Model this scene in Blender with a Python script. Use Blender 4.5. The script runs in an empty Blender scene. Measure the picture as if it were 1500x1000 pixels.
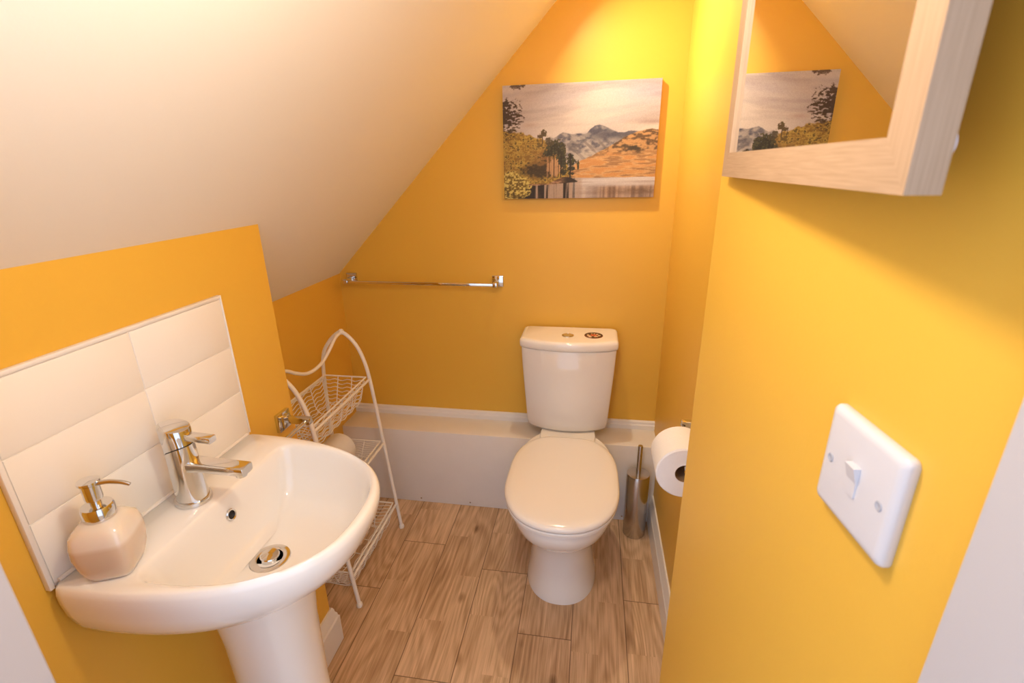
import bpy, bmesh, math, random
import numpy as np
from mathutils import Vector, Matrix
random.seed(7)
C = bpy.context.scene.collection
PI = math.pi
# ------------------------------------------------------------------ room dimensions (metres)
XL = -1.2982      # low wall in the alcove under the roof slope
XB = -1.0155      # boxed-out wall that carries the basin
YB = -0.8346      # where that boxed-out wall ends
ZK = 0.9734       # top of the low wall
SL = math.tan(0.7992)
def slope_z(x): return ZK + (x - XL) * SL
CX, CY, TH = -0.110, -1.096, 0.09      # corner of the near right wall and its angle
def near(s, off=0.0):                  # point on the near right wall, s metres from its corner towards the door
    return (CX + s * math.sin(TH) - off * math.cos(TH), CY - s * math.cos(TH) - off * math.sin(TH))
YD = -1.600       # inner face of the door wall
ZC = 2.22         # flat strip of ceiling
BOXD, BOXH = 0.147, 0.3507

# ------------------------------------------------------------------ materials
def srgb(r, g, b):
    f = lambda c: (c / 12.92 if c <= 0.04045 else ((c + 0.055) / 1.055) ** 2.4)
    return (f(r / 255), f(g / 255), f(b / 255), 1)
class NT:
    def __init__(s, name):
        s.m = bpy.data.materials.new(name); s.m.use_nodes = True
        s.t = s.m.node_tree; s.b = s.t.nodes['Principled BSDF']
    def n(s, kind, **kw):
        o = s.t.nodes.new(kind)
        for k, v in kw.items():
            if k in o.inputs.keys() if isinstance(k, str) else False: o.inputs[k].default_value = v
            else: setattr(o, k, v)
        return o
    def l(s, a, b): s.t.links.new(a, b)
    def math(s, op, a, b=None, c=None):
        o = s.t.nodes.new('ShaderNodeMath'); o.operation = op
        for i, v in enumerate((a, b, c)):
            if v is None: continue
            if isinstance(v, (int, float)): o.inputs[i].default_value = v
            else: s.l(v, o.inputs[i])
        return o.outputs[0]
def basic(name, col, rough=0.5, metal=0.0, noise=0.03, nscale=18.0, bump=0.0, bscale=200.0, coat=0.0, spec=0.5, sss=0.0, trans=0.0, ior=1.45):
    q = NT(name); b = q.b
    tc = q.n('ShaderNodeTexCoord'); nz = q.n('ShaderNodeTexNoise')
    nz.inputs['Scale'].default_value = nscale; nz.inputs['Detail'].default_value = 4
    q.l(tc.outputs['Object'], nz.inputs['Vector'])
    hs = q.n('ShaderNodeMixRGB'); hs.blend_type = 'MIX'
    hs.inputs['Color1'].default_value = tuple(c * (1 - noise) for c in col[:3]) + (1,)
    hs.inputs['Color2'].default_value = tuple(min(1, c * (1 + noise)) for c in col[:3]) + (1,)
    q.l(nz.outputs['Fac'], hs.inputs['Fac']); q.l(hs.outputs['Color'], b.inputs['Base Color'])
    b.inputs['Roughness'].default_value = rough; b.inputs['Metallic'].default_value = metal
    b.inputs['Coat Weight'].default_value = coat; b.inputs['Coat Roughness'].default_value = 0.03
    b.inputs['Specular IOR Level'].default_value = spec; b.inputs['IOR'].default_value = ior
    b.inputs['Transmission Weight'].default_value = trans
    if sss:
        b.inputs['Subsurface Weight'].default_value = sss; b.inputs['Subsurface Radius'].default_value = (.03, .02, .015); b.inputs['Subsurface Scale'].default_value = 1
    if bump:
        n2 = q.n('ShaderNodeTexNoise'); n2.inputs['Scale'].default_value = bscale; n2.inputs['Detail'].default_value = 3
        q.l(tc.outputs['Object'], n2.inputs['Vector'])
        bp = q.n('ShaderNodeBump'); bp.inputs['Strength'].default_value = bump; bp.inputs['Distance'].default_value = 0.002
        q.l(n2.outputs['Fac'], bp.inputs['Height']); q.l(bp.outputs['Normal'], b.inputs['Normal'])
    return q.m
M = {}
M['paint'] = basic('yellow wall paint', (0.77, 0.455, 0.06, 1), 0.42, noise=0.015, nscale=5, bump=0.06, bscale=260)
M['ceil'] = basic('white ceiling paint', (0.83, 0.80, 0.75, 1), 0.75, noise=0.012, nscale=4, bump=0.05, bscale=220)
M['gloss'] = basic('white gloss woodwork', (0.82, 0.80, 0.78, 1), 0.28, noise=0.015, nscale=8)
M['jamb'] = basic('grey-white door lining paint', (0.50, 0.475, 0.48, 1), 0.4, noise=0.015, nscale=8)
M['boxing'] = basic('white boxing paint', (0.84, 0.81, 0.78, 1), 0.5, noise=0.03, nscale=14, bump=0.08, bscale=120)
M['ceramic'] = basic('white glazed ceramic', (0.87, 0.85, 0.82, 1), 0.10, noise=0.004, nscale=3, coat=0.6)
M['tile'] = basic('white glazed tile', (0.88, 0.855, 0.81, 1), 0.13, noise=0.006, nscale=3, bump=0.02, bscale=12)
M['grout'] = basic('pale grout', (0.82, 0.79, 0.74, 1), 0.8, noise=0.04, nscale=60)
M['seat'] = basic('white seat plastic', (0.87, 0.85, 0.82, 1), 0.16, noise=0.004, nscale=3)
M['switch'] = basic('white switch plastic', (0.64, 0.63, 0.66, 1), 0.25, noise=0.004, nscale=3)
M['chrome'] = basic('polished chrome', (0.70, 0.70, 0.70, 1), 0.035, metal=1, noise=0.01, nscale=6)
M['steel'] = basic('brushed steel', (0.56, 0.53, 0.50, 1), 0.24, metal=1, noise=0.08, nscale=30)
M['dull'] = basic('shaded screw recess grey', (0.40, 0.42, 0.48, 1), 0.5, noise=0.03, nscale=40)  # bluish grey paints in the shade of the switch's recessed screw holes
M['dark'] = basic('dark gap', (0.012, 0.011, 0.010, 1), 0.5)
M['wire'] = basic('cream coated wire', (0.88, 0.85, 0.80, 1), 0.38, noise=0.02, nscale=30)
M['tissue'] = basic('white tissue paper', (0.84, 0.83, 0.82, 1), 0.9, noise=0.02, nscale=60, bump=0.35, bscale=380)
M['card'] = basic('brown cardboard core', (0.30, 0.20, 0.12, 1), 0.85, noise=0.06, nscale=40)
def frost_mat():
    q = NT('frosted bottle with soap inside'); b = q.b
    tc = q.n('ShaderNodeTexCoord'); sp = q.n('ShaderNodeSeparateXYZ'); q.l(tc.outputs['Object'], sp.inputs[0])
    cr = q.n('ShaderNodeValToRGB'); e = cr.color_ramp.elements
    e[0].position = .056; e[0].color = (0.66, 0.53, 0.40, 1); e[1].position = .062; e[1].color = (0.78, 0.71, 0.62, 1)
    k = e.new(.004); k.color = (0.80, 0.72, 0.63, 1); k2 = e.new(.008); k2.color = (0.66, 0.53, 0.40, 1)
    q.l(sp.outputs[2], cr.inputs[0]); q.l(cr.outputs[0], b.inputs['Base Color'])
    b.inputs['Roughness'].default_value = .16; b.inputs['Coat Weight'].default_value = .6; b.inputs['Coat Roughness'].default_value = .05
    b.inputs['Subsurface Weight'].default_value = .5; b.inputs['Subsurface Radius'].default_value = (.02, .014, .010); b.inputs['Subsurface Scale'].default_value = 1
    return q.m
M['frost'] = frost_mat()
M['rubber'] = basic('pale bumper', (0.66, 0.62, 0.66, 1), 0.5)
M['mirror'] = basic('mirror silver', (0.86, 0.86, 0.85, 1), 0.0, metal=1, noise=0.0)
M['silicone'] = basic('white sealant', (0.82, 0.78, 0.72, 1), 0.35)

def floor_mat():
    q = NT('oak plank vinyl'); b = q.b
    tc = q.n('ShaderNodeTexCoord'); sp = q.n('ShaderNodeSeparateXYZ'); q.l(tc.outputs['Object'], sp.inputs[0])
    X, Y = sp.outputs[0], sp.outputs[1]
    ci = q.math('DIVIDE', q.math('SUBTRACT', -0.13, X), 0.1665)
    col = q.math('FLOOR', ci); cf = q.math('SUBTRACT', ci, col)
    rp = q.n('ShaderNodeValToRGB'); rp.color_ramp.interpolation = 'CONSTANT'
    offs = [.549, .95, .722, .484, .907, .386, .62, .80, .3, .5]
    els = rp.color_ramp.elements
    els[0].position = 0; els[0].color = (offs[0],) * 3 + (1,); els[1].position = 0.1; els[1].color = (offs[1],) * 3 + (1,)
    for i in range(2, 10):
        e = els.new(i * 0.1); e.color = (offs[i],) * 3 + (1,)
    q.l(q.math('MULTIPLY', q.math('ADD', col, 1.5), 0.1), rp.inputs[0])
    sep = q.n('ShaderNodeSeparateColor'); q.l(rp.outputs[0], sep.inputs[0])
    yy = q.math('DIVIDE', q.math('ADD', Y, sep.outputs[0]), 0.92)
    row = q.math('FLOOR', yy); rf = q.math('SUBTRACT', yy, row)
    # seams
    d1 = q.math('MULTIPLY', q.math('MINIMUM', cf, q.math('SUBTRACT', 1.0, cf)), 0.1665)
    d2 = q.math('MULTIPLY', q.math('MINIMUM', rf, q.math('SUBTRACT', 1.0, rf)), 0.92)
    seam = q.math('LESS_THAN', q.math('MINIMUM', d1, d2), 0.0014)
    # printed half-width strips inside some planks
    cid = q.n('ShaderNodeCombineXYZ'); q.l(col, cid.inputs[0]); q.l(row, cid.inputs[1])
    wn = q.n('ShaderNodeTexWhiteNoise'); wn.noise_dimensions = '3D'; q.l(cid.outputs[0], wn.inputs['Vector'])
    strip = q.math('FLOOR', q.math('MULTIPLY', cf, 2.0))
    stripseg = q.math('FLOOR', q.math('ADD', q.math('MULTIPLY', yy, 2.4), q.math('MULTIPLY', strip, 0.5)))
    sid = q.n('ShaderNodeCombineXYZ'); q.l(q.math('ADD', q.math('MULTIPLY', col, 2.0), strip), sid.inputs[0]); q.l(row, sid.inputs[1]); q.l(stripseg, sid.inputs[2])
    wn2 = q.n('ShaderNodeTexWhiteNoise'); wn2.noise_dimensions = '3D'; q.l(sid.outputs[0], wn2.inputs['Vector'])
    # grain coordinates, shifted per plank
    sh = q.n('ShaderNodeVectorMath'); sh.operation = 'MULTIPLY_ADD'
    sh.inputs[1].default_value = (7, 7, 7); q.l(wn2.outputs['Color'], sh.inputs[0]); q.l(tc.outputs['Object'], sh.inputs[2])
    def stretched(sx, sy, scale, detail, dist=0.0, rough=0.6):
        mp = q.n('ShaderNodeMapping'); mp.inputs['Scale'].default_value = (sx, sy, 1)
        q.l(sh.outputs[0], mp.inputs[0])
        nz = q.n('ShaderNodeTexNoise'); nz.inputs['Scale'].default_value = scale; nz.inputs['Detail'].default_value = detail
        nz.inputs['Distortion'].default_value = dist; nz.inputs['Roughness'].default_value = rough
        q.l(mp.outputs[0], nz.inputs['Vector']); return nz.outputs['Fac']
    fine = stretched(1, .018, 330, 4)
    fine2 = stretched(1, .05, 120, 5, 0.3)
    broad = stretched(1, .25, 11, 3, 0.4)
    # cathedral rings
    mp = q.n('ShaderNodeMapping'); mp.inputs['Scale'].default_value = (1, .17, 1); q.l(sh.outputs[0], mp.inputs[0])
    rg = q.n('ShaderNodeTexNoise'); rg.inputs['Scale'].default_value = 7.5; rg.inputs['Detail'].default_value = 1.5; q.l(mp.outputs[0], rg.inputs['Vector'])
    ring = q.math('SINE', q.math('MULTIPLY', rg.outputs['Fac'], 105.0))
    ring = q.math('MULTIPLY', q.math('ADD', ring, 1.0), 0.5)
    # knots
    vm = q.n('ShaderNodeMapping'); vm.inputs['Scale'].default_value = (1, .55, 1); q.l(sh.outputs[0], vm.inputs[0])
    vo = q.n('ShaderNodeTexVoronoi'); vo.inputs['Scale'].default_value = 7.0; q.l(vm.outputs[0], vo.inputs['Vector'])
    knot = q.n('ShaderNodeMapRange'); knot.inputs['From Min'].default_value = 0.03; knot.inputs['From Max'].default_value = 0.11
    knot.inputs['To Min'].default_value = 1; knot.inputs['To Max'].default_value = 0; q.l(vo.outputs['Distance'], knot.inputs['Value'])
    f = q.math('ADD', q.math('MULTIPLY', fine, 0.50), q.math('MULTIPLY', fine2, 0.55))
    f = q.math('ADD', f, q.math('MULTIPLY', broad, 0.45))
    f = q.math('ADD', f, q.math('MULTIPLY', ring, 0.13))
    f = q.math('ADD', f, q.math('MULTIPLY', q.math('SUBTRACT', wn2.outputs['Value'], 0.5), 0.13))
    f = q.math('SUBTRACT', f, q.math('MULTIPLY', knot.outputs[0], 0.28))
    cr = q.n('ShaderNodeValToRGB'); e = cr.color_ramp.elements
    e[0].position = 0.42; e[0].color = (0.20, 0.107, 0.047, 1)
    e[1].position = 1.05 if False else 1.0; e[1].color = (0.76, 0.54, 0.34, 1)
    k = e.new(0.72); k.color = (0.50, 0.32, 0.178, 1)
    q.l(f, cr.inputs[0])
    mx = q.n('ShaderNodeMixRGB'); mx.inputs['Color2'].default_value = (0.10, 0.05, 0.025, 1)
    q.l(q.math('MULTIPLY', seam, 0.75), mx.inputs['Fac']); q.l(cr.outputs[0], mx.inputs['Color1']); q.l(mx.outputs[0], b.inputs['Base Color'])
    b.inputs['Roughness'].default_value = 0.42
    bp = q.n('ShaderNodeBump'); bp.inputs['Strength'].default_value = 0.15; bp.inputs['Distance'].default_value = 0.001
    q.l(f, bp.inputs['Height']); q.l(bp.outputs[0], b.inputs['Normal'])
    return q.m
M['floor'] = floor_mat()
def oak_mat():
    q = NT('pale oak frame'); b = q.b
    tc = q.n('ShaderNodeTexCoord'); mp = q.n('ShaderNodeMapping'); mp.inputs['Scale'].default_value = (1, 1, .12)
    q.l(tc.outputs['UV'], mp.inputs[0])
    mp.inputs['Scale'].default_value = (22, 620, 1)
    nz = q.n('ShaderNodeTexNoise'); nz.inputs['Scale'].default_value = 1.0; nz.inputs['Detail'].default_value = 5; nz.inputs['Distortion'].default_value = .4
    q.l(mp.outputs[0], nz.inputs['Vector'])
    cr = q.n('ShaderNodeValToRGB'); e = cr.color_ramp.elements
    e[0].position = .3; e[0].color = (0.36, 0.24, 0.145, 1); e[1].position = .72; e[1].color = (0.45, 0.31, 0.20, 1)
    q.l(nz.outputs['Fac'], cr.inputs[0]); q.l(cr.outputs[0], b.inputs['Base Color']); b.inputs['Roughness'].default_value = .5
    return q.m
M['oak'] = oak_mat()
def attr_mat(name, rough):
    q = NT(name); a = q.n('ShaderNodeVertexColor'); a.layer_name = 'print'
    q.l(a.outputs['Color'], q.b.inputs['Base Color']); q.b.inputs['Roughness'].default_value = rough
    return q.m
M['canvas'] = attr_mat('printed canvas', 0.6)
M['printed'] = attr_mat('printed disc', 0.3)
def glow_mat(name, col, s):
    q = NT(name); q.b.inputs['Base Color'].default_value = (1, 1, 1, 1)
    q.b.inputs['Emission Color'].default_value = col; q.b.inputs['Emission Strength'].default_value = s
    return q.m

# ------------------------------------------------------------------ mesh helpers
def obj(name, bm, mat, parent=None, smooth=True, angle=40, recalc=True):
    if recalc: bmesh.ops.recalc_face_normals(bm, faces=bm.faces[:])
    me = bpy.data.meshes.new(name); bm.to_mesh(me); bm.free()
    o = bpy.data.objects.new(name, me); C.objects.link(o)
    if isinstance(mat, str): mat = M[mat]
    me.materials.append(mat)
    if smooth:
        for p in me.polygons: p.use_smooth = True
        me.set_sharp_from_angle(angle=math.radians(angle))
    if parent:
        o.parent = parent
        r = parent
        off = Vector((0, 0, 0))
        while r: off += r.location; r = r.parent
        me.transform(Matrix.Translation(-off))
    return o
def thing(name, label, cat, loc, group=None):
    o = bpy.data.objects.new(name, None); C.objects.link(o); o.location = loc; o.empty_display_size = .05
    o['label'] = label; o['category'] = cat
    if group: o['group'] = group
    return o
def tag(o, label, cat, group=None):
    o['label'] = label; o['category'] = cat
    if group: o['group'] = group
    return o
def base_at(o, loc):
    o.data.transform(Matrix.Translation(-Vector(loc))); o.location = loc; return o
def struct(name, bm, mat, smooth=False, angle=30):
    o = obj(name, bm, mat, None, smooth, angle); o['kind'] = 'structure'; return o
def box(bm, x0, x1, y0, y1, z0, z1, bev=0.0, seg=2, mat=None):
    vs = [bm.verts.new((x, y, z)) for x in (x0, x1) for y in (y0, y1) for z in (z0, z1)]
    F = [(0, 1, 3, 2), (4, 6, 7, 5), (0, 4, 5, 1), (2, 3, 7, 6), (0, 2, 6, 4), (1, 5, 7, 3)]
    fs = [bm.faces.new([vs[i] for i in f]) for f in F]
    if bev:
        es = list({e for f in fs for e in f.edges})
        r = bmesh.ops.bevel(bm, geom=es, offset=bev, segments=seg, affect='EDGES', profile=.5)
    if mat is not None:
        bmesh.ops.transform(bm, matrix=mat, verts=[v for v in bm.verts if v.is_valid and not v.tag])
    for v in bm.verts: v.tag = True
    return bm
def prism(bm, pts, ax, a, b):
    """polygon pts in the two other axes, extruded along axis ax from a to b"""
    def P(p, t):
        c = [0, 0, 0]; k = [i for i in range(3) if i != ax]; c[k[0]], c[k[1]] = p; c[ax] = t; return c
    A = [bm.verts.new(P(p, a)) for p in pts]; B = [bm.verts.new(P(p, b)) for p in pts]
    n = len(pts); bm.faces.new(A[::-1]); bm.faces.new(B)
    for i in range(n): bm.faces.new((A[i], A[(i + 1) % n], B[(i + 1) % n], B[i]))
    for v in bm.verts: v.tag = True
    return bm
def loft(bm, loops, cap0=True, cap1=True):
    L = [[bm.verts.new(p) for p in lp] for lp in loops]; n = len(L[0])
    for a, b in zip(L, L[1:]):
        for i in range(n): bm.faces.new((a[i], a[(i + 1) % n], b[(i + 1) % n], b[i]))
    if cap0: bm.faces.new(L[0][::-1])
    if cap1: bm.faces.new(L[-1])
    for v in bm.verts: v.tag = True
    return bm
def catmull(pts, sub=6, closed=False):
    P = [Vector(p) for p in pts]; out = []; n = len(P)
    rng = range(n) if closed else range(n - 1)
    for i in rng:
        if closed: a, b, c, d = P[(i - 1) % n], P[i], P[(i + 1) % n], P[(i + 2) % n]
        else: a, b, c, d = P[max(i - 1, 0)], P[i], P[i + 1], P[min(i + 2, n - 1)]
        for k in range(sub):
            t = k / sub
            out.append(0.5 * ((2 * b) + (c - a) * t + (2 * a - 5 * b + 4 * c - d) * t * t + (3 * b - a - 3 * c + d) * t ** 3))
    if not closed: out.append(P[-1])
    return out
def tube(bm, pts, r, seg=8, closed=False, caps=True, rr=None):
    P = [Vector(p) for p in pts]; n = len(P)
    T = []
    for i in range(n):
        a = P[(i - 1) % n] if (closed or i > 0) else P[i]; b = P[(i + 1) % n] if (closed or i < n - 1) else P[i]
        T.append((b - a).normalized())
    u = T[0].orthogonal().normalized(); loops = []
    for i in range(n):
        u = (u - T[i] * u.dot(T[i]))
        u = u.normalized() if u.length > 1e-6 else T[i].orthogonal().normalized()
        v = T[i].cross(u); rad = rr[i] if rr else r
        loops.append([bm.verts.new(P[i] + rad * (math.cos(2 * PI * k / seg) * u + math.sin(2 * PI * k / seg) * v)) for k in range(seg)])
    for i in range(n if closed else n - 1):
        a, b = loops[i], loops[(i + 1) % n]
        for k in range(seg): bm.faces.new((a[k], a[(k + 1) % seg], b[(k + 1) % seg], b[k]))
    if caps and not closed: bm.faces.new(loops[0][::-1]); bm.faces.new(loops[-1])
    for v in bm.verts: v.tag = True
    return bm
def lathe(bm, prof, c=(0, 0, 0), seg=48, mat=None, cap0=True, cap1=True, sx=1.0, sy=1.0):
    lp = []
    for r, z in prof:
        ring = []
        for k in range(seg):
            t = 2 * PI * k / seg; p = Vector((r * math.cos(t) * sx, r * math.sin(t) * sy, z))
            if mat: p = mat @ p
            ring.append(p + Vector(c))
        lp.append(ring)
    return loft(bm, lp, cap0, cap1)
def ball(bm, c, r, seg=16):
    return lathe(bm, [(max(r * math.sin(PI * k / 10), 1e-5), -r * math.cos(PI * k / 10)) for k in range(11)], c, seg)
def resample(pts, n):
    P = [Vector(p) for p in pts]; P.append(P[0]); d = [0]
    for a, b in zip(P, P[1:]): d.append(d[-1] + (b - a).length)
    out = []; j = 0
    for k in range(n):
        s = d[-1] * k / n
        while d[j + 1] < s: j += 1
        t = (s - d[j]) / max(d[j + 1] - d[j], 1e-9); out.append(P[j].lerp(P[j + 1], t))
    return out
def rounded(pts, times=3):
    P = [Vector(p) for p in pts]
    for _ in range(times):
        Q = []
        for i in range(len(P)):
            a, b = P[i], P[(i + 1) % len(P)]; Q += [a * .75 + b * .25, a * .25 + b * .75]
        P = Q
    return P
def Rot(deg, ax): return Matrix.Rotation(math.radians(deg), 4, ax)

# ------------------------------------------------------------------ SETTING
bm = bmesh.new(); box(bm, -2.0, 1.0, -3.0, .1, -.05, 0); struct('floor', bm, 'floor')
bm = bmesh.new(); box(bm, XL - .12, .2, 0, .1, 0, 2.6); struct('wall_back', bm, 'paint')
bm = bmesh.new(); box(bm, XL - .1, XL, YB, 0.0, 0, ZK + .0); struct('wall_alcove', bm, 'paint')
bm = bmesh.new(); box(bm, XB - .29, XB, YD, YB, 0, slope_z(XB)); struct('wall_left', bm, 'paint')
bm = bmesh.new(); box(bm, 0, .12, CY, 0, 0, 2.6); struct('wall_right', bm, 'paint')
a = near(0); b = near(.505); bm = bmesh.new(); prism(bm, [a, b, (.12, b[1]), (.12, a[1])], 2, 0, 2.6)
bmesh.ops.bevel(bm, geom=[e for e in bm.edges if all(abs(v.co.x - a[0]) < 1e-5 and abs(v.co.y - a[1]) < 1e-5 for v in e.verts)], offset=.004, segments=3, affect='EDGES')
struct('wall_entrance', bm, 'paint', True)
# sloping ceiling with its narrow flat strip
xt = XL + (ZC - ZK) / SL
bm = bmesh.new(); prism(bm, [(XL - .1, slope_z(XL - .1)), (xt, ZC), (.2, ZC), (.2, ZC + .12), (xt - .05, ZC + .12), (XL - .1, slope_z(XL - .1) + .2)], 1, YD - .1, 0.02)
struct('ceiling', bm, 'ceil')
# door wall with the slanted opening the camera looks through
dx0, dx1 = -.741, near(.505)[0]
bm = bmesh.new(); prism(bm, [(-2.0, 0), (dx0 - .03, 0), (dx0 - .03, slope_z(dx0 - .03)), (-.30, slope_z(-.30)), (.20, slope_z(-.30)), (.20, 0), (1.0, 0), (1.0, 2.5), (-2.0, 2.5)], 1, YD - .1, YD)
struct('wall_front', bm, 'paint')
# white linings of the doorway
bm = bmesh.new(); box(bm, dx0 - .03, dx0, YD - .11, YD, 0, slope_z(dx0) - .0, .002, 1); box(bm, dx0, dx0 + .012, YD - .11, YD - .06, 0, slope_z(dx0) - .005, .002, 1)
struct('trim_1', bm, 'jamb')
bm = bmesh.new(); s0 = .505
q0, q1 = near(s0, .018), near(.62, .018); q2, q3 = near(.62, -.06), near(s0, -.06)
prism(bm, [q0, q1, q2, q3], 2, 0, 2.05)
bmesh.ops.bevel(bm, geom=[e for e in bm.edges if all(abs(v.co.x - q0[0]) < 1e-5 for v in e.verts)], offset=.005, segments=3, affect='EDGES')
struct('trim_2', bm, 'jamb', True)
# boxed-in pipes along the back wall, with a moulding on top against the wall
bx = bpy.data.objects
bm = bmesh.new(); box(bm, XL, 0, -BOXD, 0, 0, BOXH, .0025, 2)
boxing = struct('pipe_boxing', bm, 'boxing', True)
boxing['label'] = 'white boxed-in pipe ledge running along the foot of the yellow back wall'
for (sx, sz) in ((-.974, .018), (-.755, .018), (-.53, .018), (-.118, .02)):
    bm = bmesh.new(); lathe(bm, [(.0001, 0), (.0034, 0), (.0034, .0012), (.0001, .0016)], (sx, -BOXD, sz), 12, Rot(90, 'X')); obj('screw', bm, 'steel', boxing)
def skirt_profile(t, h): return [(0, 0), (t, 0), (t, h * .70), (t * .80, h * .74), (t * .78, h * .80), (t * .55, h * .86), (t * .5, h * .93), (t * .3, h), (0, h)]
bm = bmesh.new(); prism(bm, [(-y, BOXH + z) for y, z in [(0, 0), (.014, 0), (.014, .018), (.010, .022), (.009, .032), (.004, .036), (0, .036)]], 0, XL, 0)
struct('trim_3', bm, 'gloss', True)
# skirting boards
bm = bmesh.new(); prism(bm, [(-x, z) for x, z in skirt_profile(.016, .132)], 1, CY + .0, -BOXD); struct('baseboard_right', bm, 'gloss', True)
def swept_skirt(path, prof, closed=False):
    """path: list of (point, outward mitre vector)"""
    bm = bmesh.new(); loft(bm, [[(p[0] + n[0] * t, p[1] + n[1] * t, z) for t, z in prof] for p, n in path]); return bm
pr_ = skirt_profile(.018, .135)
bm = swept_skirt([((XB, YD), (1, 0)), ((XB, YB), (1, 1)), ((XL, YB), (0, 1))], pr_); struct('baseboard_left', bm, 'gloss', True)
bm = swept_skirt([((XL, YB + .018), (1, 0)), ((XL, -BOXD), (1, 0))], pr_); struct('baseboard_alcove', bm, 'gloss', True)
bm = swept_skirt([((0.0, CY), (0, 1)), (near(0), (-1, 1)), (near(.505), (-math.cos(TH), -math.sin(TH)))], pr_); struct('baseboard_entrance', bm, 'gloss', True)

# ------------------------------------------------------------------ SPLASHBACK
sb = thing('tile_splashback', 'white glossy tiled splashback on the yellow wall above the basin', 'splashback', (XB, -1.21, .835))
bm = bmesh.new(); box(bm, XB + .0, XB + .0066, -1.421, -1.001, .830, 1.137); obj('grout', bm, 'grout', sb, False)
ys = [(-1.4195, -1.2085), (-1.2065, -1.0025)]; zs = [(.833, .934), (.936, 1.034), (1.036, 1.136)]
bm = bmesh.new()
for y0, y1 in ys:
    for z0, z1 in zs:
        box(bm, XB + .001, XB + .0085, y0, y1, z0, z1, .0012, 2)
obj('tiles', bm, 'tile', sb)
bm = bmesh.new()
box(bm, XB, XB + .0095, -1.4275, -1.4203, .828, 1.144, .0015, 2); box(bm, XB, XB + .0095, -1.4203, -1.001, 1.1375, 1.144, .0015, 2); box(bm, XB, XB + .0095, -1.0018, -.9985, .835, 1.144, .001, 2)
obj('edge_trim', bm, 'gloss', sb)

# ------------------------------------------------------------------ BASIN
YC = -1.215; ZR = .835
bs = thing('washbasin', 'white ceramic pedestal basin with one tap, under the tiled splashback', 'basin', (XB, YC, 0))
NB = 128
def dshape(x0, d, a, n, z, cr=.0, yc=YC):
    """flat back at x0, superellipse front reaching x0+d, half width a"""
    pts = [(x0, yc - a * .9 + a * 1.8 * k / 12, z) for k in range(13)]
    m = 60
    for k in range(m + 1):
        f = PI / 2 - (PI) * 0  # placeholder angle origin
        t = PI * k / m
        c, s = math.cos(t), math.sin(t)
        y = yc + a * math.copysign(abs(c) ** (2 / n), c); x = x0 + cr + (d - cr) * abs(s) ** (2 / n)
        pts.append((x, y, z))
    return resample(rounded(pts, 1), NB)
def back_start(loop):     # rotate so that the loops start at matching points
    i = min(range(len(loop)), key=lambda k: (loop[k].x - loop_min(loop)) * 10 + abs(loop[k].y - YC))
    return loop[i:] + loop[:i]
def loop_min(l): return min(p.x for p in l)
outer = lambda z, x0, d, a, n=2.4: back_start(dshape(x0, d, a, n, z))
inner = lambda z, x0, d, a, n=2.5, cr=.018: back_start(dshape(x0, d, a, n, z, cr))
W0 = XB + .0095
loops = [
    outer(.625, W0 + .03, .165, .080), outer(.655, W0 + .012, .200, .112), outer(.683, W0 + .004, .240, .146), outer(.707, W0, .278, .170),
    outer(.731, W0, .313, .190), outer(.755, W0, .341, .2035), outer(.780, W0, .360, .2105), outer(.805, W0, .3705, .2138), outer(.822, W0, .3735, .2142), outer(.832, W0 + .0005, .371, .212), outer(.8352, W0 + .002, .365, .2075),
    inner(.8345, -.914, .266, .186), inner(.832, -.911, .260, .182), inner(.826, -.908, .254, .1785), inner(.812, -.905, .247, .174), inner(.790, -.902, .238, .168), inner(.765, -.898, .226, .159),
    inner(.745, -.892, .208, .145), inner(.731, -.884, .182, .124), inner(.723, -.874, .150, .098), inner(.719, -.862, .108, .068), inner(.717, -.864, .064, .036, 2.1, .0), inner(.7165, -.856, .046, .022, 2, 0)]
bm = bmesh.new(); loft(bm, loops)
bowl = obj('bowl', bm, 'ceramic', bs, True, 80)
# pedestal
bm = bmesh.new()
def oval(cx, cy, rx, ry, z, n=64, p=2.3):
    out = []
    for k in range(n):
        t = 2 * PI * k / n; c, s = math.cos(t), math.sin(t)
        out.append((cx + rx * math.copysign(abs(c) ** (2 / p), c), cy + ry * math.copysign(abs(s) ** (2 / p), s), z))
    return out
PXC = -.868
loft(bm, [oval(PXC, YC, .098, .088, 0), oval(PXC, YC, .096, .086, .012), oval(PXC, YC, .089, .078, .06), oval(PXC, YC, .084, .072, .2), oval(PXC, YC, .082, .070, .40), oval(PXC, YC, .084, .073, .55), oval(PXC, YC, .090, .082, .64), oval(PXC, YC, .094, .086, .690)])
obj('pedestal', bm, 'ceramic', bs, True, 60)
# waste with its plug, overflow
wc = (-.832, -1.222, .7175)
w_ = bmesh.new(); lathe(w_, [(.0001, -.004), (.0335, -.004), (.035, -.001), (.0335, .0012), (.026, .0016), (.022, .0006), (.0205, -.003), (.0001, -.003)], wc, 48, Rot(0, 'Z')); waste = obj('waste', w_, 'chrome', bs, True, 35)
bm = bmesh.new(); lathe(bm, [(.0001, -.003), (.0215, -.003), (.0215, -.001), (.0001, -.001)], wc, 40); obj('gap_ring', bm, 'dark', waste)
bm = bmesh.new(); lathe(bm, [(.0001, -.002), (.0155, -.002), (.0160, .005), (.0165, .0075), (.0150, .0092), (.0001, .0105)], wc, 40, Rot(6, 'Y')); obj('plug', bm, 'chrome', waste, True, 35)
oc = (-.9005, -1.2105, .796); mo = Rot(80, 'Y')
bm = bmesh.new(); lathe(bm, [(.0075, -.004), (.0105, -.004), (.0112, .0), (.0100, .0018), (.0078, .001), (.0075, -.004)], oc, 32, mo, False, False); ov = obj('overflow_ring', bm, 'chrome', bs)
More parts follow.
